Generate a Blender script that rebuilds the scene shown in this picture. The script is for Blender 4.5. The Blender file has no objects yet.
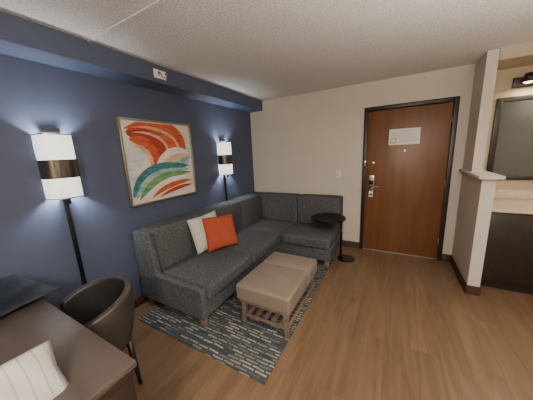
import bpy, bmesh, math, random
from mathutils import Vector, Matrix
random.seed(3)
D=bpy.data; S=bpy.context.scene; COL=S.collection

# ---------------------------------------------------------------- materials
def new_mat(name):
    m=D.materials.new(name); m.use_nodes=True
    nt=m.node_tree; b=nt.nodes['Principled BSDF']
    return m,nt,b
def pbr(name,col,rough=.6,metal=0,noise=0.0,nscale=40,bump=0,bscale=200,spec=.5,emis=None,estr=0,coat=0,stretch=None,detail=4):
    m,nt,b=new_mat(name)
    b.inputs['Base Color'].default_value=(*col,1)
    b.inputs['Roughness'].default_value=rough
    b.inputs['Metallic'].default_value=metal
    b.inputs['Specular IOR Level'].default_value=spec
    b.inputs['Coat Weight'].default_value=coat
    if emis:
        b.inputs['Emission Color'].default_value=(*emis,1); b.inputs['Emission Strength'].default_value=estr
    tc=nt.nodes.new('ShaderNodeTexCoord')
    src=tc.outputs['Object']
    if stretch:
        mp=nt.nodes.new('ShaderNodeMapping'); mp.inputs['Scale'].default_value=stretch
        nt.links.new(src,mp.inputs['Vector']); src=mp.outputs['Vector']
    if noise>0:
        n=nt.nodes.new('ShaderNodeTexNoise'); n.inputs['Scale'].default_value=nscale; n.inputs['Detail'].default_value=detail
        nt.links.new(src,n.inputs['Vector'])
        r=nt.nodes.new('ShaderNodeValToRGB')
        r.color_ramp.elements[0].position=.3; r.color_ramp.elements[1].position=.7
        r.color_ramp.elements[0].color=(*[max(0,c*(1-noise)) for c in col],1)
        r.color_ramp.elements[1].color=(*[min(1,c*(1+noise)) for c in col],1)
        nt.links.new(n.outputs['Fac'],r.inputs['Fac']); nt.links.new(r.outputs['Color'],b.inputs['Base Color'])
    if bump>0:
        n=nt.nodes.new('ShaderNodeTexNoise'); n.inputs['Scale'].default_value=bscale; n.inputs['Detail'].default_value=3
        nt.links.new(src,n.inputs['Vector'])
        bp=nt.nodes.new('ShaderNodeBump'); bp.inputs['Strength'].default_value=bump; bp.inputs['Distance'].default_value=.01
        nt.links.new(n.outputs['Fac'],bp.inputs['Height']); nt.links.new(bp.outputs['Normal'],b.inputs['Normal'])
    return m

M={}
M['blue']=pbr('blue_paint',(.068,.086,.150),.6,bump=.08,bscale=300,noise=.04,nscale=3)
M['cream']=pbr('cream_paint',(.60,.555,.49),.7,bump=.08,bscale=250,noise=.02,nscale=3)
M['tan']=pbr('tan_paint',(.48,.40,.29),.7,bump=.08,bscale=250)
M['base']=pbr('brown_baseboard',(.06,.03,.02),.45)
M['frameblk']=pbr('door_frame_paint',(.018,.014,.013),.4)
M['black']=pbr('black_metal',(.012,.012,.013),.35,metal=.6)
M['steel']=pbr('brushed_steel',(.42,.41,.40),.28,metal=1)
M['bandmetal']=pbr('lamp_band_metal',(.16,.145,.13),.25,metal=1,noise=.5,nscale=6,stretch=(1,14,1))
M['white']=pbr('white_plastic',(.75,.74,.70),.4)
M['paper']=pbr('paper',(.80,.80,.78),.7)
M['ink']=pbr('ink',(.10,.10,.11),.7)
M['counter']=pbr('cream_stone',(.60,.51,.39),.25,noise=.15,nscale=60)
M['darkwood']=pbr('espresso_wood',(.020,.012,.010),.4,noise=.35,nscale=10,stretch=(6,6,.6))
M['mirror']=pbr('mirror_glass',(.14,.14,.142),.04,metal=1)
M['leather']=pbr('taupe_leather',(.235,.19,.158),.45,bump=.15,bscale=160,noise=.06,nscale=8)
M['greywood']=pbr('grey_oak',(.19,.148,.115),.5,noise=.3,nscale=14,stretch=(1,.2,1))
M['orange']=pbr('orange_cloth',(.40,.07,.03),.9,noise=.12,nscale=150,bump=.3,bscale=400)
M['whitecloth']=pbr('white_cloth',(.56,.54,.50),.9,bump=.3,bscale=200,noise=.05,nscale=30)
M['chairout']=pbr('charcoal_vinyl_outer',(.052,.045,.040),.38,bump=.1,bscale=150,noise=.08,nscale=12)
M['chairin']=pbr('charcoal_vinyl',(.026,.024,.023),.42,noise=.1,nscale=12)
M['bag']=pbr('navy_nylon',(.010,.014,.026),.55,bump=.3,bscale=60)
M['canvas']=pbr('canvas_cream',(.68,.65,.58),.7,noise=.08,nscale=5,bump=.1,bscale=300)
M['goldframe']=pbr('champagne_frame',(.40,.36,.30),.3,metal=.8)
M['bulb']=pbr('bulb_glow',(1,1,1),.5,emis=(1,.75,.45),estr=6)
def stripe_cloth():
    m,nt,b=new_mat('striped_white_cloth'); b.inputs['Roughness'].default_value=.9
    tc=nt.nodes.new('ShaderNodeTexCoord'); w=nt.nodes.new('ShaderNodeTexWave'); w.bands_direction='Y'; w.inputs['Scale'].default_value=9; w.inputs['Distortion'].default_value=1.2; w.inputs['Detail'].default_value=1
    r=nt.nodes.new('ShaderNodeValToRGB'); r.color_ramp.elements[0].position=.0; r.color_ramp.elements[1].position=.12
    r.color_ramp.elements[0].color=(.40,.39,.38,1); r.color_ramp.elements[1].color=(.56,.55,.53,1)
    nt.links.new(tc.outputs['Object'],w.inputs['Vector']); nt.links.new(w.outputs['Fac'],r.inputs['Fac']); nt.links.new(r.outputs['Color'],b.inputs['Base Color'])
    return m
M['stripe']=stripe_cloth()

def tweed():
    m,nt,b=new_mat('grey_tweed'); b.inputs['Roughness'].default_value=.95; b.inputs['Specular IOR Level'].default_value=.2
    tc=nt.nodes.new('ShaderNodeTexCoord')
    n=nt.nodes.new('ShaderNodeTexNoise'); n.inputs['Scale'].default_value=190; n.inputs['Detail'].default_value=3
    n2=nt.nodes.new('ShaderNodeTexNoise'); n2.inputs['Scale'].default_value=70; n2.inputs['Detail'].default_value=5
    nt.links.new(tc.outputs['Object'],n.inputs['Vector']); nt.links.new(tc.outputs['Object'],n2.inputs['Vector'])
    mx=nt.nodes.new('ShaderNodeMath'); mx.operation='ADD'
    nt.links.new(n.outputs['Fac'],mx.inputs[0]); nt.links.new(n2.outputs['Fac'],mx.inputs[1])
    r=nt.nodes.new('ShaderNodeValToRGB'); r.color_ramp.elements[0].position=.38; r.color_ramp.elements[1].position=.62
    r.color_ramp.elements[0].color=(.040,.043,.050,1); r.color_ramp.elements[1].color=(.135,.141,.155,1)
    ml=nt.nodes.new('ShaderNodeMath'); ml.operation='MULTIPLY'; ml.inputs[1].default_value=.5
    nt.links.new(mx.outputs[0],ml.inputs[0]); nt.links.new(ml.outputs[0],r.inputs['Fac']); nt.links.new(r.outputs['Color'],b.inputs['Base Color'])
    # soft creases + weave
    n4=nt.nodes.new('ShaderNodeTexNoise'); n4.inputs['Scale'].default_value=6; n4.inputs['Detail'].default_value=2; n4.inputs['Distortion'].default_value=1
    nt.links.new(tc.outputs['Object'],n4.inputs['Vector'])
    b0=nt.nodes.new('ShaderNodeBump'); b0.inputs['Strength'].default_value=.5; b0.inputs['Distance'].default_value=.02
    nt.links.new(n4.outputs['Fac'],b0.inputs['Height'])
    bp=nt.nodes.new('ShaderNodeBump'); bp.inputs['Strength'].default_value=.35; bp.inputs['Distance'].default_value=.004
    nt.links.new(b0.outputs['Normal'],bp.inputs['Normal'])
    nt.links.new(n.outputs['Fac'],bp.inputs['Height']); nt.links.new(bp.outputs['Normal'],b.inputs['Normal'])
    return m
M['sofa']=tweed()

def wood_grain(name,c1,c2,rough,axis='Z',scale=1.0,coat=0):
    m,nt,b=new_mat(name); b.inputs['Roughness'].default_value=rough; b.inputs['Coat Weight'].default_value=coat
    tc=nt.nodes.new('ShaderNodeTexCoord'); mp=nt.nodes.new('ShaderNodeMapping')
    s={'X':(.5,7,7),'Y':(7,.5,7),'Z':(7,7,.5)}[axis]; mp.inputs['Scale'].default_value=[k*scale for k in s]
    n=nt.nodes.new('ShaderNodeTexNoise'); n.inputs['Scale'].default_value=1.6; n.inputs['Detail'].default_value=8; n.inputs['Distortion'].default_value=.6
    r=nt.nodes.new('ShaderNodeValToRGB'); r.color_ramp.elements[0].position=.3; r.color_ramp.elements[1].position=.72
    r.color_ramp.elements[0].color=(*c1,1); r.color_ramp.elements[1].color=(*c2,1)
    nt.links.new(tc.outputs['Object'],mp.inputs['Vector']); nt.links.new(mp.outputs['Vector'],n.inputs['Vector'])
    nt.links.new(n.outputs['Fac'],r.inputs['Fac']); nt.links.new(r.outputs['Color'],b.inputs['Base Color'])
    return m
M['doorwood']=wood_grain('door_veneer',(.120,.046,.017),(.200,.082,.031),.38)
M['desk']=wood_grain('desk_laminate',(.075,.059,.051),(.115,.092,.080),.32,'X')
M['deskedge']=wood_grain('desk_edge_wood',(.02,.012,.009),(.04,.024,.018),.4,'X')

def floor_mat():
    m,nt,b=new_mat('oak_plank'); 
    tc=nt.nodes.new('ShaderNodeTexCoord'); sp=nt.nodes.new('ShaderNodeSeparateXYZ'); cb=nt.nodes.new('ShaderNodeCombineXYZ')
    L=nt.links.new
    L(tc.outputs['Object'],sp.inputs[0]); L(sp.outputs['Y'],cb.inputs['X']); L(sp.outputs['X'],cb.inputs['Y'])
    br=nt.nodes.new('ShaderNodeTexBrick'); br.inputs['Scale'].default_value=1; br.inputs['Brick Width'].default_value=1.22; br.inputs['Row Height'].default_value=.18
    br.inputs['Mortar Size'].default_value=.0015; br.inputs['Mortar Smooth'].default_value=.3; br.inputs['Bias'].default_value=0
    br.inputs['Color1'].default_value=(.0,.0,.0,1); br.inputs['Color2'].default_value=(1,1,1,1); br.inputs['Mortar'].default_value=(.5,.5,.5,1)
    L(cb.outputs[0],br.inputs['Vector'])
    mp=nt.nodes.new('ShaderNodeMapping'); mp.inputs['Scale'].default_value=(.8,9,1); L(cb.outputs[0],mp.inputs['Vector'])
    ad=nt.nodes.new('ShaderNodeVectorMath'); ad.operation='ADD'; L(mp.outputs[0],ad.inputs[0])
    sc=nt.nodes.new('ShaderNodeVectorMath'); sc.operation='SCALE'; sc.inputs['Scale'].default_value=7; L(br.outputs['Color'],sc.inputs[0]); L(sc.outputs[0],ad.inputs[1])
    n=nt.nodes.new('ShaderNodeTexNoise'); n.inputs['Scale'].default_value=2.2; n.inputs['Detail'].default_value=8; n.inputs['Distortion'].default_value=.8
    L(ad.outputs[0],n.inputs['Vector'])
    r=nt.nodes.new('ShaderNodeValToRGB'); e=r.color_ramp.elements
    e[0].position=.28; e[0].color=(.145,.088,.050,1); e[1].position=.72; e[1].color=(.235,.153,.093,1)
    L(n.outputs['Fac'],r.inputs['Fac'])
    mix=nt.nodes.new('ShaderNodeMixRGB'); mix.blend_type='MULTIPLY'; mix.inputs['Fac'].default_value=1
    r2=nt.nodes.new('ShaderNodeValToRGB'); r2.color_ramp.elements[0].color=(.86,.85,.85,1); r2.color_ramp.elements[1].color=(1.06,1.04,1.02,1)
    L(br.outputs['Color'],r2.inputs['Fac']); L(r.outputs['Color'],mix.inputs[1]); L(r2.outputs['Color'],mix.inputs[2])
    mix2=nt.nodes.new('ShaderNodeMixRGB'); mix2.inputs[2].default_value=(.08,.05,.03,1)
    m3=nt.nodes.new('ShaderNodeMath'); m3.operation='MULTIPLY'; m3.inputs[1].default_value=.5
    L(br.outputs['Fac'],m3.inputs[0]); L(m3.outputs[0],mix2.inputs['Fac']); L(mix.outputs[0],mix2.inputs[1]); L(mix2.outputs[0],b.inputs['Base Color'])
    b.inputs['Roughness'].default_value=.34
    return m
M['floor']=floor_mat()

def ceil_mat():
    m,nt,b=new_mat('popcorn_ceiling'); b.inputs['Roughness'].default_value=.95
    L=nt.links.new
    tc=nt.nodes.new('ShaderNodeTexCoord'); n=nt.nodes.new('ShaderNodeTexNoise'); n.inputs['Scale'].default_value=75; n.inputs['Detail'].default_value=4; n.inputs['Roughness'].default_value=.7
    L(tc.outputs['Object'],n.inputs['Vector'])
    r=nt.nodes.new('ShaderNodeValToRGB'); r.color_ramp.elements[0].position=.36; r.color_ramp.elements[1].position=.56
    r.color_ramp.elements[0].color=(.56,.55,.535,1); r.color_ramp.elements[1].color=(.84,.835,.82,1)
    L(n.outputs['Fac'],r.inputs['Fac']); L(r.outputs['Color'],b.inputs['Base Color'])
    bp=nt.nodes.new('ShaderNodeBump'); bp.inputs['Strength'].default_value=.7; bp.inputs['Distance'].default_value=.01
    L(n.outputs['Fac'],bp.inputs['Height']); L(bp.outputs['Normal'],b.inputs['Normal'])
    return m
M['ceil']=ceil_mat()

def rug_mat():
    m,nt,b=new_mat('woven_rug'); b.inputs['Roughness'].default_value=.95; b.inputs['Specular IOR Level'].default_value=.1
    L=nt.links.new
    tc=nt.nodes.new('ShaderNodeTexCoord')
    ns=nt.nodes.new('ShaderNodeTexNoise'); ns.inputs['Scale'].default_value=7; L(tc.outputs['Object'],ns.inputs['Vector'])
    sc=nt.nodes.new('ShaderNodeVectorMath'); sc.operation='SCALE'; sc.inputs['Scale'].default_value=.03; L(ns.outputs['Color'],sc.inputs[0])
    ad=nt.nodes.new('ShaderNodeVectorMath'); ad.operation='ADD'; L(tc.outputs['Object'],ad.inputs[0]); L(sc.outputs[0],ad.inputs[1])
    br=nt.nodes.new('ShaderNodeTexBrick'); br.inputs['Scale'].default_value=1; br.inputs['Brick Width'].default_value=.11; br.inputs['Row Height'].default_value=.028
    br.offset=.37; br.inputs['Mortar Size'].default_value=.0075; br.inputs['Mortar Smooth'].default_value=.2; br.inputs['Bias'].default_value=0
    br.inputs['Color1'].default_value=(.0,.0,.0,1); br.inputs['Color2'].default_value=(1,1,1,1); br.inputs['Mortar'].default_value=(.12,.12,.12,1)
    L(ad.outputs[0],br.inputs['Vector'])
    n2=nt.nodes.new('ShaderNodeTexNoise'); n2.inputs['Scale'].default_value=5; n2.inputs['Detail'].default_value=3; L(tc.outputs['Object'],n2.inputs['Vector'])
    n3=nt.nodes.new('ShaderNodeTexNoise'); n3.inputs['Scale'].default_value=60; n3.inputs['Detail'].default_value=3; L(tc.outputs['Object'],n3.inputs['Vector'])
    pr=nt.nodes.new('ShaderNodeMath'); pr.operation='MULTIPLY'; L(br.outputs['Color'],pr.inputs[0])
    mr=nt.nodes.new('ShaderNodeMapRange'); mr.inputs['From Min'].default_value=.3; mr.inputs['From Max'].default_value=.65; mr.inputs['To Min'].default_value=.6; mr.inputs['To Max'].default_value=1.0
    L(n2.outputs['Fac'],mr.inputs['Value']); L(mr.outputs['Result'],pr.inputs[1])
    mm=nt.nodes.new('ShaderNodeMath'); mm.operation='MULTIPLY_ADD'; mm.inputs[1].default_value=.8; L(pr.outputs[0],mm.inputs[0])
    m4=nt.nodes.new('ShaderNodeMath'); m4.operation='MULTIPLY'; m4.inputs[1].default_value=.38; L(n3.outputs['Fac'],m4.inputs[0]); L(m4.outputs[0],mm.inputs[2])
    r=nt.nodes.new('ShaderNodeValToRGB'); cr=r.color_ramp; cr.elements[0].position=.18; cr.elements[0].color=(.046,.050,.055,1)
    cr.elements[1].position=.88; cr.elements[1].color=(.33,.315,.28,1)
    e=cr.elements.new(.34); e.color=(.070,.080,.088,1); e=cr.elements.new(.48); e.color=(.120,.135,.143,1); e=cr.elements.new(.62); e.color=(.225,.223,.205,1)
    L(mm.outputs[0],r.inputs['Fac']); L(r.outputs['Color'],b.inputs['Base Color'])
    bp=nt.nodes.new('ShaderNodeBump'); bp.inputs['Strength'].default_value=.4; bp.inputs['Distance'].default_value=.003
    L(mm.outputs[0],bp.inputs['Height']); L(bp.outputs['Normal'],b.inputs['Normal'])
    return m
M['rug']=rug_mat()

def shade_mat():
    m,nt,b=new_mat('lit_fabric_shade')
    b.inputs['Base Color'].default_value=(.8,.8,.78,1); b.inputs['Roughness'].default_value=.8
    tc=nt.nodes.new('ShaderNodeTexCoord'); w=nt.nodes.new('ShaderNodeTexNoise'); w.inputs['Scale'].default_value=120
    nt.links.new(tc.outputs['Object'],w.inputs['Vector'])
    r=nt.nodes.new('ShaderNodeValToRGB'); r.color_ramp.elements[0].position=.35; r.color_ramp.elements[1].position=.65; r.color_ramp.elements[0].color=(.60,.63,.54,1); r.color_ramp.elements[1].color=(1,1,.92,1)
    nt.links.new(w.outputs['Fac'],r.inputs['Fac']); nt.links.new(r.outputs['Color'],b.inputs['Emission Color'])
    b.inputs['Emission Strength'].default_value=1.7
    return m
M['shade']=shade_mat()

# ---------------------------------------------------------------- helpers
def E(name,loc=(0,0,0)):
    e=D.objects.new(name,None); e.location=loc; e.empty_display_size=.1; COL.objects.link(e); return e
def par(o,p):
    if p is not None:
        o.parent=p; o.matrix_parent_inverse=Matrix.Translation(-Vector(p.location))
def mk(name,verts,faces,mat,p=None,smooth=False):
    me=D.meshes.new(name); me.from_pydata([tuple(v) for v in verts],[],faces); me.validate(); me.update()
    bm=bmesh.new(); bm.from_mesh(me); bmesh.ops.recalc_face_normals(bm,faces=bm.faces); bm.to_mesh(me); bm.free()
    o=D.objects.new(name,me); COL.objects.link(o); me.materials.append(mat)
    if smooth:
        for f in me.polygons: f.use_smooth=True
    par(o,p); return o
def box(name,x0,x1,y0,y1,z0,z1,mat,p=None,bev=0,seg=2):
    v=[(x,y,z) for x in (x0,x1) for y in (y0,y1) for z in (z0,z1)]
    f=[(0,1,3,2),(4,6,7,5),(0,4,5,1),(2,3,7,6),(0,2,6,4),(1,5,7,3)]
    o=mk(name,v,f,mat,p)
    if bev>0:
        b=o.modifiers.new('bev','BEVEL'); b.width=bev; b.segments=seg; b.limit_method='NONE'
        for q in o.data.polygons: q.use_smooth=True
    return o
def softbox(name,x0,x1,y0,y1,z0,z1,mat,p=None,bev=.03,puff=(0,0,.02),slant=None,n=10):
    """upholstered block: rounded edges and crowned faces"""
    bm=bmesh.new(); bmesh.ops.create_cube(bm,size=2)
    bmesh.ops.subdivide_edges(bm,edges=bm.edges[:],cuts=n,use_grid_fill=True)
    c=Vector(((x0+x1)/2,(y0+y1)/2,(z0+z1)/2)); h=Vector(((x1-x0)/2,(y1-y0)/2,(z1-z0)/2))
    def remap(u,hh):
        k=min(.95,bev/hh); t=abs(u)
        a=1-4/(n+1)
        if t<=a: r=t/a*(1-k)
        else: r=(1-k)+k*(t-a)/(1-a)
        return math.copysign(r,u)
    for v in bm.verts:
        u0=v.co.copy()
        u=Vector([remap(u0[i],h[i]) for i in range(3)])
        q=Vector([u[i]*h[i] for i in range(3)])
        inner=Vector([max(-(h[i]-bev),min(h[i]-bev,q[i])) for i in range(3)])
        d=q-inner
        if d.length>1e-6:
            q=inner+d.normalized()*bev
        for i in range(3):
            a,b_=[j for j in range(3) if j!=i]
            k=(1-u[a]**2)*(1-u[b_]**2)
            q[i]+=math.copysign(puff[i]*k,u0[i]) if abs(u0[i])>.999 else 0
        v.co=q+c
    me=D.meshes.new(name); bm.to_mesh(me); bm.free()
    o=D.objects.new(name,me); COL.objects.link(o); me.materials.append(mat)
    for f in me.polygons: f.use_smooth=True
    par(o,p); return o
def cyl(name,a,b,r,mat,p=None,r2=None,n=24,bev=0):
    a=Vector(a); b=Vector(b); r2=r if r2 is None else r2
    d=(b-a).normalized(); t=Vector((0,0,1)) if abs(d.z)<.9 else Vector((1,0,0))
    u=d.cross(t).normalized(); w=d.cross(u)
    V=[];F=[]
    for k,(c,rr) in enumerate(((a,r),(b,r2))):
        for i in range(n):
            an=2*math.pi*i/n; V.append(c+u*math.cos(an)*rr+w*math.sin(an)*rr)
    for i in range(n): F.append((i,(i+1)%n,n+(i+1)%n,n+i))
    F.append(tuple(range(n))); F.append(tuple(range(n,2*n)))
    o=mk(name,V,F,mat,p)
    for f in o.data.polygons: f.use_smooth=len(f.vertices)==4
    if bev:
        m=o.modifiers.new('b','BEVEL'); m.width=bev; m.segments=2; m.limit_method='ANGLE'
    return o
def extrude_y(name,prof,y0,y1,mat,p=None,bev=0):  # prof in (x,z)
    n=len(prof); V=[(x,y0,z) for x,z in prof]+[(x,y1,z) for x,z in prof]
    F=[(i,(i+1)%n,n+(i+1)%n,n+i) for i in range(n)]+[tuple(range(n)),tuple(range(n,2*n))]
    o=mk(name,V,F,mat,p)
    if bev:
        b=o.modifiers.new('b','BEVEL'); b.width=bev; b.segments=3
    return o
def pillow(name,w,h,t,mat,mw,p=None,n=22):
    V=[];F=[]
    for s in (1,-1):
        for j in range(n+1):
            for i in range(n+1):
                u=2*i/n-1; v=2*j/n-1
                pin=.06
                x=u*w/2*(1-pin*(1-abs(v))*abs(u)**3*0.8); y=v*h/2*(1-pin*(1-abs(u))*abs(v)**3*.8)
                k=max(0,(1-u**4)*(1-v**4))**.6
                wr=.006*math.sin(9*u+4*v)*k
                V.append((x,y,s*(t/2*k)+wr))
    N=(n+1)*(n+1)
    for s in (0,1):
        for j in range(n):
            for i in range(n):
                a=s*N+j*(n+1)+i; q=(a,a+1,a+n+2,a+n+1); F.append(q if s==0 else q[::-1])
    me=D.meshes.new(name); me.from_pydata(V,[],F)
    bm=bmesh.new(); bm.from_mesh(me); bmesh.ops.remove_doubles(bm,verts=bm.verts,dist=1e-5); bmesh.ops.recalc_face_normals(bm,faces=bm.faces)
    bm.transform(mw); bm.to_mesh(me); bm.free()
    o=D.objects.new(name,me); COL.objects.link(o); me.materials.append(mat)
    for f in me.polygons: f.use_smooth=True
    par(o,p); return o
def frame_mat(c,xa,ya):
    xa=Vector(xa).normalized(); ya=Vector(ya); ya=(ya-xa*ya.dot(xa)).normalized(); za=xa.cross(ya)
    m=Matrix((xa,ya,za)).transposed().to_4x4(); m.translation=Vector(c); return m

# ---------------------------------------------------------------- room
CZ=2.44; XR=4.7; YN=-6.5
DX0,DX1,DZ=1.915,2.965,2.11
box('floor',-.12,XR+.12,YN-.12,.15,-.1,0,M['floor'])
box('ceiling',-.12,XR+.12,YN-.12,.15,CZ,CZ+.1,M['ceil'])
box('wall_left',-.12,0,YN,0,0,CZ,M['blue'])
w=E('wall_back')
box('wall_back_a',-.12,DX0,0,.15,0,CZ,M['cream'],w)
box('wall_back_b',DX1,3.11,0,.15,0,CZ,M['cream'],w)
box('wall_back_c',DX0,DX1,0,.15,DZ,CZ,M['cream'],w)
box('wall_back_alcove',3.11,XR+.12,0,.15,0,CZ,M['tan'],w)
box('wall_right',XR,XR+.12,YN,0,0,CZ,M['cream'])
box('wall_near',-.12,XR+.12,YN-.12,YN,0,CZ,M['cream'])
box('soffit_left',0,.26,YN,0,2.28,CZ,M['blue'])
box('trim_1',.26,3.0,-2.625,-2.60,CZ-.004,CZ,M['ceil'])
p=E('partition_wall',(3.12,-.3,0))
box('pier',3.07,3.16,-.40,0,1.25,CZ,M['cream'],p)
box('half_wall',3.07,3.17,-.78,0,0,1.215,M['cream'],p)
box('ledge_cap',3.035,3.215,-.83,0,1.215,1.25,M['cream'],p,bev=.006)
box('alcove_header',3.16,XR,-.42,0,2.33,CZ,M['tan'])
box('baseboard_left',0,.012,YN,0,0,.10,M['base'],bev=.003)
b=E('baseboard_back'); box('bb_a',.012,DX0,-.012,0,0,.10,M['base'],b,bev=.003); box('bb_b',DX1,3.07,-.012,0,0,.10,M['base'],b,bev=.003)
b=E('baseboard_partition'); box('bb_side',3.058,3.07,-.792,-.012,0,.10,M['base'],b,bev=.003); box('bb_end',3.07,3.182,-.792,-.78,0,.10,M['base'],b,bev=.003)
d=E('door_1',(2.44,0,0))
box('slab',DX0+.05,DX1-.05,.012,.057,.008,DZ-.055,M['doorwood'],d,bev=.003)
box('jamb_left',DX0,DX0+.05,-.022,.10,0,DZ,M['frameblk'],d,bev=.004)
box('jamb_right',DX1-.05,DX1,-.022,.10,0,DZ,M['frameblk'],d,bev=.004)
box('head',DX0+.05,DX1-.05,-.022,.10,DZ-.05,DZ,M['frameblk'],d,bev=.004)
box('threshold',DX0+.05,DX1-.05,.0,.10,0,.007,M['steel'],d)
box('backing',DX0,DX1,.10,.15,0,DZ,M['frameblk'],d)
for i,z in enumerate((.25,1.05,1.85)):
    cyl('hinge_%d'%(i+1),(DX1-.052,.004,z-.05),(DX1-.052,.004,z+.05),.008,M['steel'],d)
lx=2.045
box('lock_plate',lx-.035,lx+.035,-.004,.012,.93,1.16,M['steel'],d,bev=.004)
cyl('deadbolt_thumb',(lx,-.03,1.12),(lx,-.004,1.12),.022,M['steel'],d)
cyl('lever_stem',(lx,-.05,1.0),(lx,-.004,1.0),.012,M['steel'],d)
cyl('lever_handle',(lx-.01,-.052,1.0),(lx+.115,-.048,1.0),.010,M['steel'],d)
box('reader_cap',lx-.028,lx+.028,-.02,-.004,1.03,1.09,M['black'],d,bev=.004)
cyl('peephole',(2.44,.004,1.50),(2.44,.012,1.50),.012,M['steel'],d)
box('swing_latch_base',1.935,1.965,-.034,-.022,1.30,1.38,M['steel'],d,bev=.003)
cyl('swing_latch_bar',(1.95,-.04,1.34),(2.06,-.02,1.34),.006,M['steel'],d)
box('latch_catch',2.04,2.075,-.012,.012,1.32,1.36,M['steel'],d,bev=.003)
n=E('door_notice',(2.43,0,1.68))
box('sheet',2.24,2.60,.006,.0112,1.58,1.79,M['paper'],n)
box('icon',2.262,2.33,.0050,.0060,1.605,1.665,M['ink'],n); box('icon_in',2.27,2.322,.0044,.0050,1.612,1.658,M['paper'],n)
ig=pbr('ink_grey',(.38,.38,.38),.8)
for i in range(7):
    z=1.765-i*.015; box('line_%d'%i,2.27 if i else 2.33,2.58-(.05*(i%3)),.0052,.0060,z-.0035,z,ig,n)
for i in range(4):
    z=1.66-i*.014; box('lineb_%d'%i,2.36,2.58-(.04*(i%2)),.0052,.0060,z-.003,z,ig,n)
h=E('door_hang_tag',(lx,0,.9)); box('card',lx-.03,lx+.025,.004,.0095,.84,.925,M['paper'],h); box('card_band',lx-.025,lx+.02,.0032,.004,.86,.89,M['ink'],h)
sw=E('light_switch',(1.575,0,1.18)); box('plate',1.54,1.61,-.006,0,1.12,1.235,M['white'],sw,bev=.002); box('rocker',1.56,1.59,-.011,-.006,1.15,1.205,M['white'],sw,bev=.002)

f=E('fire_alarm_strobe',(.27,-2.05,2.35))
box('plate',.26,.268,-2.09,-1.955,2.315,2.395,M['white'],f,bev=.003)
cyl('horn',(.268,-2.06,2.355),(.30,-2.06,2.355),.024,M['white'],f,r2=.020); cyl('horn_grille',(.30,-2.06,2.355),(.303,-2.06,2.355),.015,M['ink'],f)
cyl('lens',(.268,-1.99,2.355),(.305,-1.99,2.355),.024,M['white'],f,r2=.017); cyl('lens_in',(.305,-1.99,2.355),(.308,-1.99,2.355),.011,M['ink'],f)

rug=softbox('area_rug',.20,1.64,-2.60,-.58,.0005,.0095,M['rug'],None,bev=.004,puff=(0,0,0),n=6)

# ---------------------------------------------------------------- sectional sofa
s=E('sectional_sofa',(.6,-1.2,0)); ms=M['sofa']
ZB=.10; ZS=.27; ZT=.425; H=.85; F0=.93; R0=-.88; YE=-2.42; XE=1.66
softbox('base_long',.03,F0-.02,YE+.07,-.03,ZB,ZS,ms,s,bev=.015,puff=(0,0,0))
softbox('base_return',F0-.019,XE,R0+.02,-.03,ZB,ZS,ms,s,bev=.015,puff=(0,0,0))
extrude_y('end_panel',[(.03,ZB),(F0,ZB),(F0,.40),(.33,.415),(.29,H-.01),(.03,H-.01)],YE,YE+.068,ms,s,bev=.018)
ys=[YE+.07,-1.62,-.83,-.29]
for i in range(3):
    softbox('back_%d'%i,.03,.27,ys[i]+.004,ys[i+1]-.004,ZS,H,ms,s,bev=.03,puff=(.02,.0,.006))
softbox('back_corner',.03,.27,-.286,-.03,ZS,H-.002,ms,s,bev=.03,puff=(0,0,.004))
softbox('back_return_a',.274,.967,-.27,-.03,ZS,H,ms,s,bev=.03,puff=(0,.02,.006))
softbox('back_return_b',.975,XE,-.27,-.03,ZS,H,ms,s,bev=.03,puff=(0,.02,.006))
softbox('seat_a',.294,F0+.03,YE+.07,-1.625,ZS+.006,ZT,ms,s,bev=.03,puff=(.008,0,.018))
softbox('seat_b',.294,F0+.03,-1.615,-.903,ZS+.006,ZT,ms,s,bev=.03,puff=(.008,0,.018))
softbox('seat_corner',.294,F0+.027,-.893,-.294,ZS+.006,ZT,ms,s,bev=.03,puff=(0,0,.018))
softbox('seat_return',F0+.037,XE,R0-.02,-.294,ZS+.006,ZT,ms,s,bev=.03,puff=(0,.008,.018))
for i,(x,y) in enumerate([(.10,YE+.06),(F0-.06,YE+.05),(F0-.06,-1.62),(F0-.04,R0+.03),(XE-.06,R0+.07),(XE-.06,-.10),(.1,-.1),(.1,-1.3)]):
    z0=.0096 if (.18<x<1.66 and -2.6<y<-.57) else .0
    box('leg_%d'%i,x-.03,x+.03,y-.022,y+.022,z0,ZB,M['greywood'] ,s,bev=.004)

def pm(c,face,tilt,roll):
    f=Vector(face).normalized(); side=Vector((0,0,1)).cross(f)
    up=Vector((0,0,1))*math.cos(tilt)-f*math.sin(tilt)
    sx=side*math.cos(roll)+up*math.sin(roll); uy=-side*math.sin(roll)+up*math.cos(roll)
    return frame_mat(c,sx,uy)
pillow('throw_pillow',.42,.42,.13,M['whitecloth'],pm((.39,-1.74,.655),(1,-.15,0),.28,.05))
pillow('throw_pillow.001',.41,.40,.14,M['orange'],pm((.53,-1.65,.64),(1,-.35,0),.35,-.06))

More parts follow.
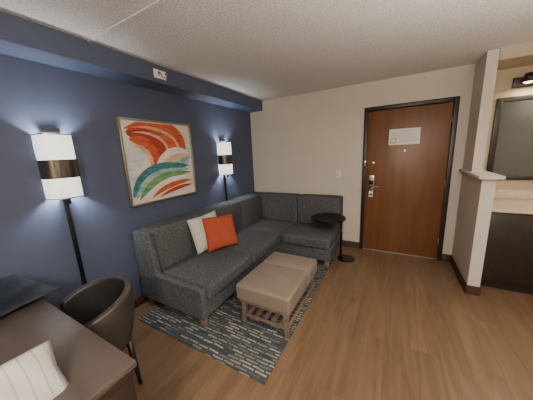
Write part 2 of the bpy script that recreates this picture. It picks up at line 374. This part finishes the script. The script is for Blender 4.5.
# ---------------------------------------------------------------- ottoman
X0,X1,Y0,Y1=1.13,1.66,-2.20,-1.42
o=E('bench_ottoman',((X0+X1)/2,(Y0+Y1)/2,0))
YS=-1.70
softbox('cushion_main',X0,X1,Y0,YS-.0015,.255,.405,M['leather'],o,bev=.022,puff=(.003,0,.008))
softbox('cushion_end',X0,X1,YS+.0015,Y1,.255,.405,M['leather'],o,bev=.022,puff=(.003,0,.008))
box('apron',X0+.02,X1-.02,Y0+.02,Y1-.02,.222,.254,M['greywood'],o,bev=.004)
def leg4(nm,x,y,dx,dy):
    V=[];
    for z,h,ox in ((.0096,.014,0.0),(.222,.022,-.012)):
        for a,b in ((-1,-1),(1,-1),(1,1),(-1,1)): V.append((x+a*h+dx*ox,y+b*h+dy*ox,z))
    F=[(0,1,2,3),(4,5,6,7)]+[(i,(i+1)%4,4+(i+1)%4,4+i) for i in range(4)]
    mk(nm,V,F,M['greywood'],o)
for i,(sx,sy) in enumerate([(-1,-1),(1,-1),(-1,1),(1,1)]):
    leg4('leg_%d'%i,(X0+.045 if sx<0 else X1-.045),(Y0+.045 if sy<0 else Y1-.045),sx,sy)
for i,x in enumerate((X0+.045,X1-.045)): box('rail_long_%d'%i,x-.009,x+.009,Y0+.05,Y1-.05,.075,.10,M['greywood'],o,bev=.002)
for i,y in enumerate((Y0+.045,Y1-.045)): box('rail_short_%d'%i,X0+.05,X1-.05,y-.009,y+.009,.075,.10,M['greywood'],o,bev=.002)
for i in range(5):
    x=X0+.10+i*(X1-X0-.20)/4; box('slat_%d'%i,x-.022,x+.022,Y0+.055,Y1-.055,.1005,.110,M['greywood'],o,bev=.002)

# ---------------------------------------------------------------- C side table
t=E('side_table',(1.6,-.50,0))
cyl('top',(1.545,-.525,.60),(1.545,-.525,.622),.24,M['black'],t,n=64,bev=.005)
cyl('post',(1.715,-.46,.012),(1.715,-.46,.60),.013,M['black'],t)
cyl('base',(1.79,-.46,0),(1.79,-.46,.012),.12,M['black'],t,n=48,bev=.003)

# ---------------------------------------------------------------- sconces
def sconce(name,yc,zc,energy):
    e=E(name,(.0,yc,zc))
    w=.105; dp=.11; Hh=.24
    box('back_plate',0,.02,yc-.055,yc+.055,zc-.20,zc+.29,M['steel'],e,bev=.002)
    box('strap_top',.02,.03,yc-.055,yc+.055,zc+.26,zc+.29,M['black'],e)
    def shell(nm,z0,z1,off,mat,th=.003):
        n=24;V=[];F=[]
        for r in (0,th):
            for z in (z0,z1):
                for i in range(n+1):
                    a=math.pi*(i/n)-math.pi/2
                    sx=abs(math.cos(a))**.6; sy=math.copysign(abs(math.sin(a))**.75,math.sin(a))
                    V.append((.004+(dp+.018+off+r)*sx,yc+(w+off+r)*sy,z))
        m=n+1
        for i in range(n):
            F+= [(i,i+1,m+i+1,m+i),(2*m+i,2*m+i+1,3*m+i+1,3*m+i),(i,i+1,2*m+i+1,2*m+i),(m+i,m+i+1,3*m+i+1,3*m+i)]
        F+=[(0,m,3*m,2*m),(n,m+n,3*m+n,2*m+n)]
        return mk(nm,V,F,mat,e,smooth=False)
    sh=shell('shade',zc-Hh,zc+Hh,0,M['shade'])
    for f in sh.data.polygons: f.use_smooth=True
    shell('metal_band',zc-.085,zc+.055,.005,M['bandmetal'],.004)
    shell('rim_top',zc+Hh-.004,zc+Hh+.004,.004,M['steel'],.002); shell('rim_bottom',zc-Hh-.004,zc-Hh+.004,.004,M['steel'],.002)
    cyl('finial',(.07,yc,zc-Hh-.05),(.07,yc,zc-Hh-.005),.014,M['black'],e); box('bracket',0,.10,yc-.03,yc+.03,zc-Hh-.012,zc-Hh-.005,M['black'],e)
    box('cord_cover',0,.018,yc-.014,yc+.014,.30,zc-Hh-.02,M['black'],e,bev=.003)
    for k,(dz,en) in enumerate(((.15,energy),(-.15,energy))):
        l=D.lights.new('bulb_light','POINT'); l.energy=en; l.color=(.92,.96,1); l.shadow_soft_size=.03
        lo=D.objects.new('bulb_light_%d'%k,l); lo.location=(.075,yc,zc+dz); COL.objects.link(lo); par(lo,e)
sconce('wall_sconce',-2.88,1.52,15)
sconce('wall_sconce.001',-.86,1.50,15)

# ---------------------------------------------------------------- artwork
a=E('framed_artwork',(.02,-1.945,1.515))
ay0,ay1,az0,az1=-2.38,-1.50,1.08,1.95
fw=.018
box('frame_left',0,.045,ay0,ay0+fw,az0,az1,M['goldframe'],a,bev=.002); box('frame_right',0,.045,ay1-fw,ay1,az0,az1,M['goldframe'],a,bev=.002)
box('frame_top',0,.045,ay0+fw,ay1-fw,az1-fw,az1,M['goldframe'],a,bev=.002); box('frame_bottom',0,.045,ay0+fw,ay1-fw,az0,az0+fw,M['goldframe'],a,bev=.002)
box('canvas',0,.025,ay0+fw,ay1-fw,az0+fw,az1-fw,M['canvas'],a)
def paint(nm,c,c2=None):
    m,nt,b=new_mat(nm); b.inputs['Roughness'].default_value=.6
    tc=nt.nodes.new('ShaderNodeTexCoord'); mp=nt.nodes.new('ShaderNodeMapping'); mp.inputs['Rotation'].default_value=(.7,0,0); mp.inputs['Scale'].default_value=(1,4,12)
    nz=nt.nodes.new('ShaderNodeTexNoise'); nz.inputs['Scale'].default_value=1.3; nz.inputs['Distortion'].default_value=1.5
    r=nt.nodes.new('ShaderNodeValToRGB'); r.color_ramp.elements[0].position=.35; r.color_ramp.elements[1].position=.65
    r.color_ramp.elements[0].color=(*c,1); r.color_ramp.elements[1].color=(*(c2 or [min(1,k*1.3) for k in c]),1)
    nt.links.new(tc.outputs['Object'],mp.inputs['Vector']); nt.links.new(mp.outputs['Vector'],nz.inputs['Vector']); nt.links.new(nz.outputs['Fac'],r.inputs['Fac']); nt.links.new(r.outputs['Color'],b.inputs['Base Color'])
    return m
P={'coral':paint('paint_coral',(.46,.055,.022),(.60,.14,.05)),'red':paint('paint_red',(.28,.022,.015),(.42,.05,.025)),
'peach':paint('paint_peach',(.62,.28,.16),(.72,.50,.36)),'teal':paint('paint_teal',(.02,.12,.14),(.06,.24,.25)),'green':paint('paint_green',(.07,.20,.07),(.18,.36,.15)),
'aqua':paint('paint_aqua',(.16,.34,.35),(.36,.52,.49)),'yellow':paint('paint_yellow',(.58,.40,.12),(.70,.57,.28)),'white':paint('paint_white',(.70,.69,.66),(.82,.81,.78)),
'pale':paint('paint_pale_blue',(.44,.52,.56),(.68,.71,.70))}
lay=[0]
cyw=ay1-ay0-2*fw; czw=az1-az0-2*fw
def flat(nm,out,mat):
    lay[0]+=1; x=.0252+.0004*lay[0]
    V=[(x,ay0+fw+max(.01,min(.99,v[0]))*cyw,az0+fw+max(.01,min(.99,v[1]))*czw) for v in out]
    me=D.meshes.new(nm); bm=bmesh.new(); vs=[bm.verts.new(v) for v in V]
    n=len(vs)//2
    for i in range(n-1):
        try: bm.faces.new((vs[i],vs[i+1],vs[2*n-2-i],vs[2*n-1-i]))
        except ValueError: pass
    for q in bm.faces:
        q.normal_update()
        if q.normal.x<0: q.normal_flip()
    bm.to_mesh(me); bm.free()
    ob=D.objects.new(nm,me); COL.objects.link(ob); me.materials.append(mat); par(ob,a)
def ribbon(nm,pts,w,mat,skew=.5,N=40):
    """swirling ribbon : cubic bezier centre line, width swelling then tapering"""
    p=[Vector(q) for q in pts]; Lf=[];Rt=[]
    for i in range(N+1):
        t=i/N; u=1-t
        c=u**3*p[0]+3*u*u*t*p[1]+3*u*t*t*p[2]+t**3*p[3]
        dd=(3*u*u*(p[1]-p[0])+6*u*t*(p[2]-p[1])+3*t*t*(p[3]-p[2])).normalized(); nn=Vector((-dd.y,dd.x))
        k=t**(math.log(.5)/math.log(skew)); ww=w*(math.sin(math.pi*min(max(k,0.002),.998)))**.7
        Lf.append(c+nn*ww); Rt.append(c-nn*ww)
    flat(nm,Lf+Rt[::-1],mat)
R=ribbon
R('wash_left',[(.10,.10),(.02,.40),(.12,.60),(.30,.62)],.09,P['pale'])
R('wash_right',[(.60,.30),(.90,.40),(.98,.60),(.90,.88)],.07,P['pale'])
# upper swirl : sweeps from upper left, over the top, down the right and back to the middle
R('swirl_a',[(.04,.90),(.55,1.06),(1.02,.80),(.70,.44)],.13,P['coral'],.55)
R('swirl_b',[(.05,.86),(.45,.98),(.82,.80),(.58,.42)],.11,P['coral'],.5)
R('swirl_c',[(.06,.84),(.36,.86),(.62,.74),(.42,.30)],.10,P['red'],.45)
R('swirl_d',[(.08,.78),(.30,.80),(.50,.62),(.34,.24)],.075,P['coral'],.42)
R('swirl_e',[(.14,.92),(.50,.98),(.88,.82),(.76,.54)],.022,P['peach'],.5)
R('swirl_f',[(.12,.86),(.42,.90),(.72,.76),(.54,.46)],.020,P['peach'],.5)
R('swirl_g',[(.12,.70),(.26,.72),(.40,.56),(.32,.26)],.030,P['peach'],.5)
# light middle
R('mid_a',[(.30,.16),(.44,.62),(.74,.66),(.95,.60)],.075,P['white'],.55)
R('mid_b',[(.32,.16),(.50,.52),(.74,.56),(.96,.56)],.060,P['peach'],.6)
R('mid_c',[(.30,.14),(.50,.48),(.74,.50),(.96,.52)],.045,P['yellow'],.6)
R('mid_d',[(.28,.12),(.48,.44),(.76,.42),(.97,.56)],.050,P['aqua'],.6)
# lower sweep
R('sweep_a',[(.03,.08),(.20,.42),(.50,.44),(.93,.42)],.085,P['teal'],.42)
R('sweep_b',[(.06,.06),(.26,.38),(.54,.36),(.93,.37)],.055,P['aqua'],.42)
R('sweep_c',[(.10,.04),(.32,.32),(.58,.32),(.95,.32)],.050,P['green'],.45)
R('sweep_d',[(.18,.03),(.38,.24),(.64,.26),(.96,.26)],.038,P['white'],.5)
R('sweep_e',[(.26,.03),(.46,.17),(.70,.20),(.96,.20)],.036,P['coral'],.5)
R('sweep_f',[(.36,.02),(.54,.10),(.76,.13),(.96,.13)],.026,P['red'],.55)

# ---------------------------------------------------------------- desk
k=E('writing_desk',(.75,-3.6,0))
box('top',.02,1.47,-3.95,-3.27,.735,.762,M['desk'],k,bev=.003)
box('edge_band',.03,1.462,-3.942,-3.278,.695,.734,M['deskedge'],k,bev=.003)
box('end_panel',1.41,1.455,-3.935,-3.285,0,.694,M['deskedge'],k,bev=.003)
box('wall_panel',.03,.07,-3.935,-3.285,0,.694,M['deskedge'],k,bev=.003)
box('modesty_panel',.071,1.409,-3.90,-3.88,.25,.694,M['deskedge'],k)
cyl('grommet',(.62,-3.62,.762),(.62,-3.62,.766),.03,M['white'],k)
pillow('laptop_bag',.56,.36,.055,M['bag'],frame_mat((.33,-3.40,.794),(1,.16,0),(-.16,1,0)))
g=pm((1.29,-3.655,.835),(1,.1,0),.75,-.10)
pillow('white_cushion',.44,.20,.08,M['stripe'],g)

# ---------------------------------------------------------------- barrel chair
cx,cy=.70,-3.12
c=E('barrel_chair',(cx,cy,0)); ROT=math.radians(12)
def barrel(nm,r0,th,mat,zlow):
    n=48;m=10;A=math.radians(120);V=[];F=[]
    for i in range(n+1):
        t=-1+2*i/n; an=t*A
        top=.745-.09*abs(t)**2.2
        sx,sy=math.sin(an+ROT),math.cos(an+ROT)
        sec=[(r0-.04,zlow),(r0+.0,zlow+.15),(r0+.014,top-.06),(r0+.014,top-.015),(r0+.006,top),(r0-th+.010,top),(r0-th,top-.02),(r0-th,zlow+.15),(r0-th-.02,zlow)]
        for r,z in sec: V.append((cx+r*sx,cy+r*sy*.95,z))
    q=9
    for i in range(n):
        for j in range(q):
            F.append((i*q+j,i*q+(j+1)%q,(i+1)*q+(j+1)%q,(i+1)*q+j))
    F.append(tuple(range(q))); F.append(tuple(n*q+j for j in range(q)))
    ob=mk(nm,V,F,mat,c,smooth=True)
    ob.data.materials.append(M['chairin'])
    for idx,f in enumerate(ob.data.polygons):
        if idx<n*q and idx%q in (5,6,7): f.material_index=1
    sb=ob.modifiers.new('s','SUBSURF'); sb.levels=1; sb.render_levels=2
    return ob
barrel('shell',.245,.040,M['chairout'],.36)
V=[];F=[];n=40;prof=[(0,.345),(.175,.345),(.192,.365),(.197,.42),(.185,.455),(.13,.468),(0,.47)]
for j,(r,z) in enumerate(prof):
    for i in range(n):
        an=2*math.pi*i/n; V.append((cx+max(r,.001)*math.sin(an),cy+max(r,.001)*math.cos(an)*.95,z))
for j in range(len(prof)-1):
    for i in range(n): F.append((j*n+i,j*n+(i+1)%n,(j+1)*n+(i+1)%n,(j+1)*n+i))
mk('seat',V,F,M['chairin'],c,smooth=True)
for i,(dx,dy) in enumerate([(-1,-1),(1,-1),(-1,1),(1,1)]):
    cyl('leg_%d'%i,(cx+dx*.15,cy+dy*.14,0),(cx+dx*.13,cy+dy*.125,.36),.012,M['darkwood'],c,r2=.02)

# ---------------------------------------------------------------- vanity alcove
v=E('vanity_cabinet',(3.9,-.3,0))
box('carcass',3.19,XR-.005,-.60,-.003,.09,.865,M['darkwood'],v,bev=.002)
box('toe_kick',3.20,XR-.005,-.54,-.003,0,.089,M['darkwood'],v)
for i in range(3):
    x0=3.20+i*.495; box('door_panel_%d'%i,x0,x0+.485,-.62,-.601,.11,.85,M['darkwood'],v,bev=.003); cyl('pull_%d'%i,(x0+.44,-.635,.6),(x0+.44,-.635,.72),.006,M['steel'],v)
box('counter',3.18,XR-.003,-.64,-.003,.866,.90,M['counter'],v,bev=.005)
box('backsplash',3.18,XR-.003,-.02,-.002,.901,1.0,M['counter'],v,bev=.003)
mi=E('framed_mirror',(3.8,0,1.6)); mx0,mx1,mz0,mz1=3.29,4.3,1.12,2.03
box('glass',mx0+.05,mx1-.05,-.02,-.004,mz0+.05,mz1-.05,M['mirror'],mi)
box('fr_l',mx0,mx0+.05,-.035,0,mz0,mz1,M['frameblk'],mi,bev=.003); box('fr_r',mx1-.05,mx1,-.035,0,mz0,mz1,M['frameblk'],mi,bev=.003)
box('fr_t',mx0+.05,mx1-.05,-.035,0,mz1-.05,mz1,M['frameblk'],mi,bev=.003); box('fr_b',mx0+.05,mx1-.05,-.035,0,mz0,mz0+.05,M['frameblk'],mi,bev=.003)
vl=E('vanity_light',(3.8,0,2.17))
box('wall_bar',3.40,4.2,-.03,0,2.12,2.22,M['frameblk'],vl,bev=.004)
for i in range(3):
    x=3.50+i*.29; cyl('cup_%d'%i,(x,-.10,2.235),(x,-.10,2.15),.04,M['frameblk'],vl,r2=.06); cyl('glow_%d'%i,(x,-.10,2.15),(x,-.10,2.14),.045,M['bulb'],vl,r2=.03)
    box('arm_%d'%i,x-.01,x+.01,-.10,-.03,2.19,2.205,M['frameblk'],vl)
l=D.lights.new('vanity','AREA'); l.energy=8; l.color=(1,.80,.55); l.shape='RECTANGLE'; l.size=.7; l.size_y=.08
lo=D.objects.new('vanity_lamp',l); lo.location=(3.8,-.12,2.11); COL.objects.link(lo); par(lo,vl)

# ---------------------------------------------------------------- added fill lights, out of view
def flush_fill(name,x,y,en,col):
    e=E(name,(x,y,CZ))
    cyl('canopy',(x,y,CZ-.03),(x,y,CZ),.17,M['steel'],e,n=40); cyl('diffuser',(x,y,CZ-.09),(x,y,CZ-.03),.12,M['bulb'],e,r2=.16,n=40)
    l=D.lights.new(name,'POINT'); l.energy=en; l.color=col; l.shadow_soft_size=.15
    lo=D.objects.new(name+'_light',l); lo.location=(x,y,CZ-.32); COL.objects.link(lo); par(lo,e)
flush_fill('added_ceiling_fill',2.5,-4.7,155,(1,.86,.70))  # invented fixture behind the camera, added as warm fill for the room
def uplight_fill(name,x,y,en):
    e=E(name,(x,y,0))
    cyl('base',(x,y,0),(x,y,.025),.14,M['black'],e,n=40,bev=.004); cyl('pole',(x,y,.025),(x,y,1.52),.012,M['black'],e)
    cyl('bowl',(x,y,1.52),(x,y,1.60),.04,M['black'],e,r2=.15,n=40)
    l=D.lights.new('uplight','SPOT'); l.energy=en; l.color=(1,.90,.78); l.spot_size=math.radians(165); l.spot_blend=.5; l.shadow_soft_size=.1
    lo=D.objects.new('uplight',l); lo.location=(x,y,1.64); lo.rotation_euler=(math.pi,0,0); COL.objects.link(lo); par(lo,e)
uplight_fill('added_uplight_stand',3.4,-3.0,400)  # made-up stand out of view, added to brighten the ceiling from below

W=D.worlds.new('World'); S.world=W; W.use_nodes=True
W.node_tree.nodes['Background'].inputs[0].default_value=(.5,.6,.8,1); W.node_tree.nodes['Background'].inputs[1].default_value=.15

# ---------------------------------------------------------------- camera
cam=D.cameras.new('camera'); co=D.objects.new('camera',cam); COL.objects.link(co)
fwd=Vector((-.479,.847,-.1992)).normalized(); rt=Vector((.876,.498,-.0489)); rt=(rt-fwd*rt.dot(fwd)).normalized(); up=rt.cross(fwd)
m=Matrix((rt,up,-fwd)).transposed().to_4x4(); m.translation=Vector((2.33,-3.67,1.55)); co.matrix_world=m
cam.sensor_width=36; cam.lens=36*228/533; cam.clip_start=.02
S.camera=co
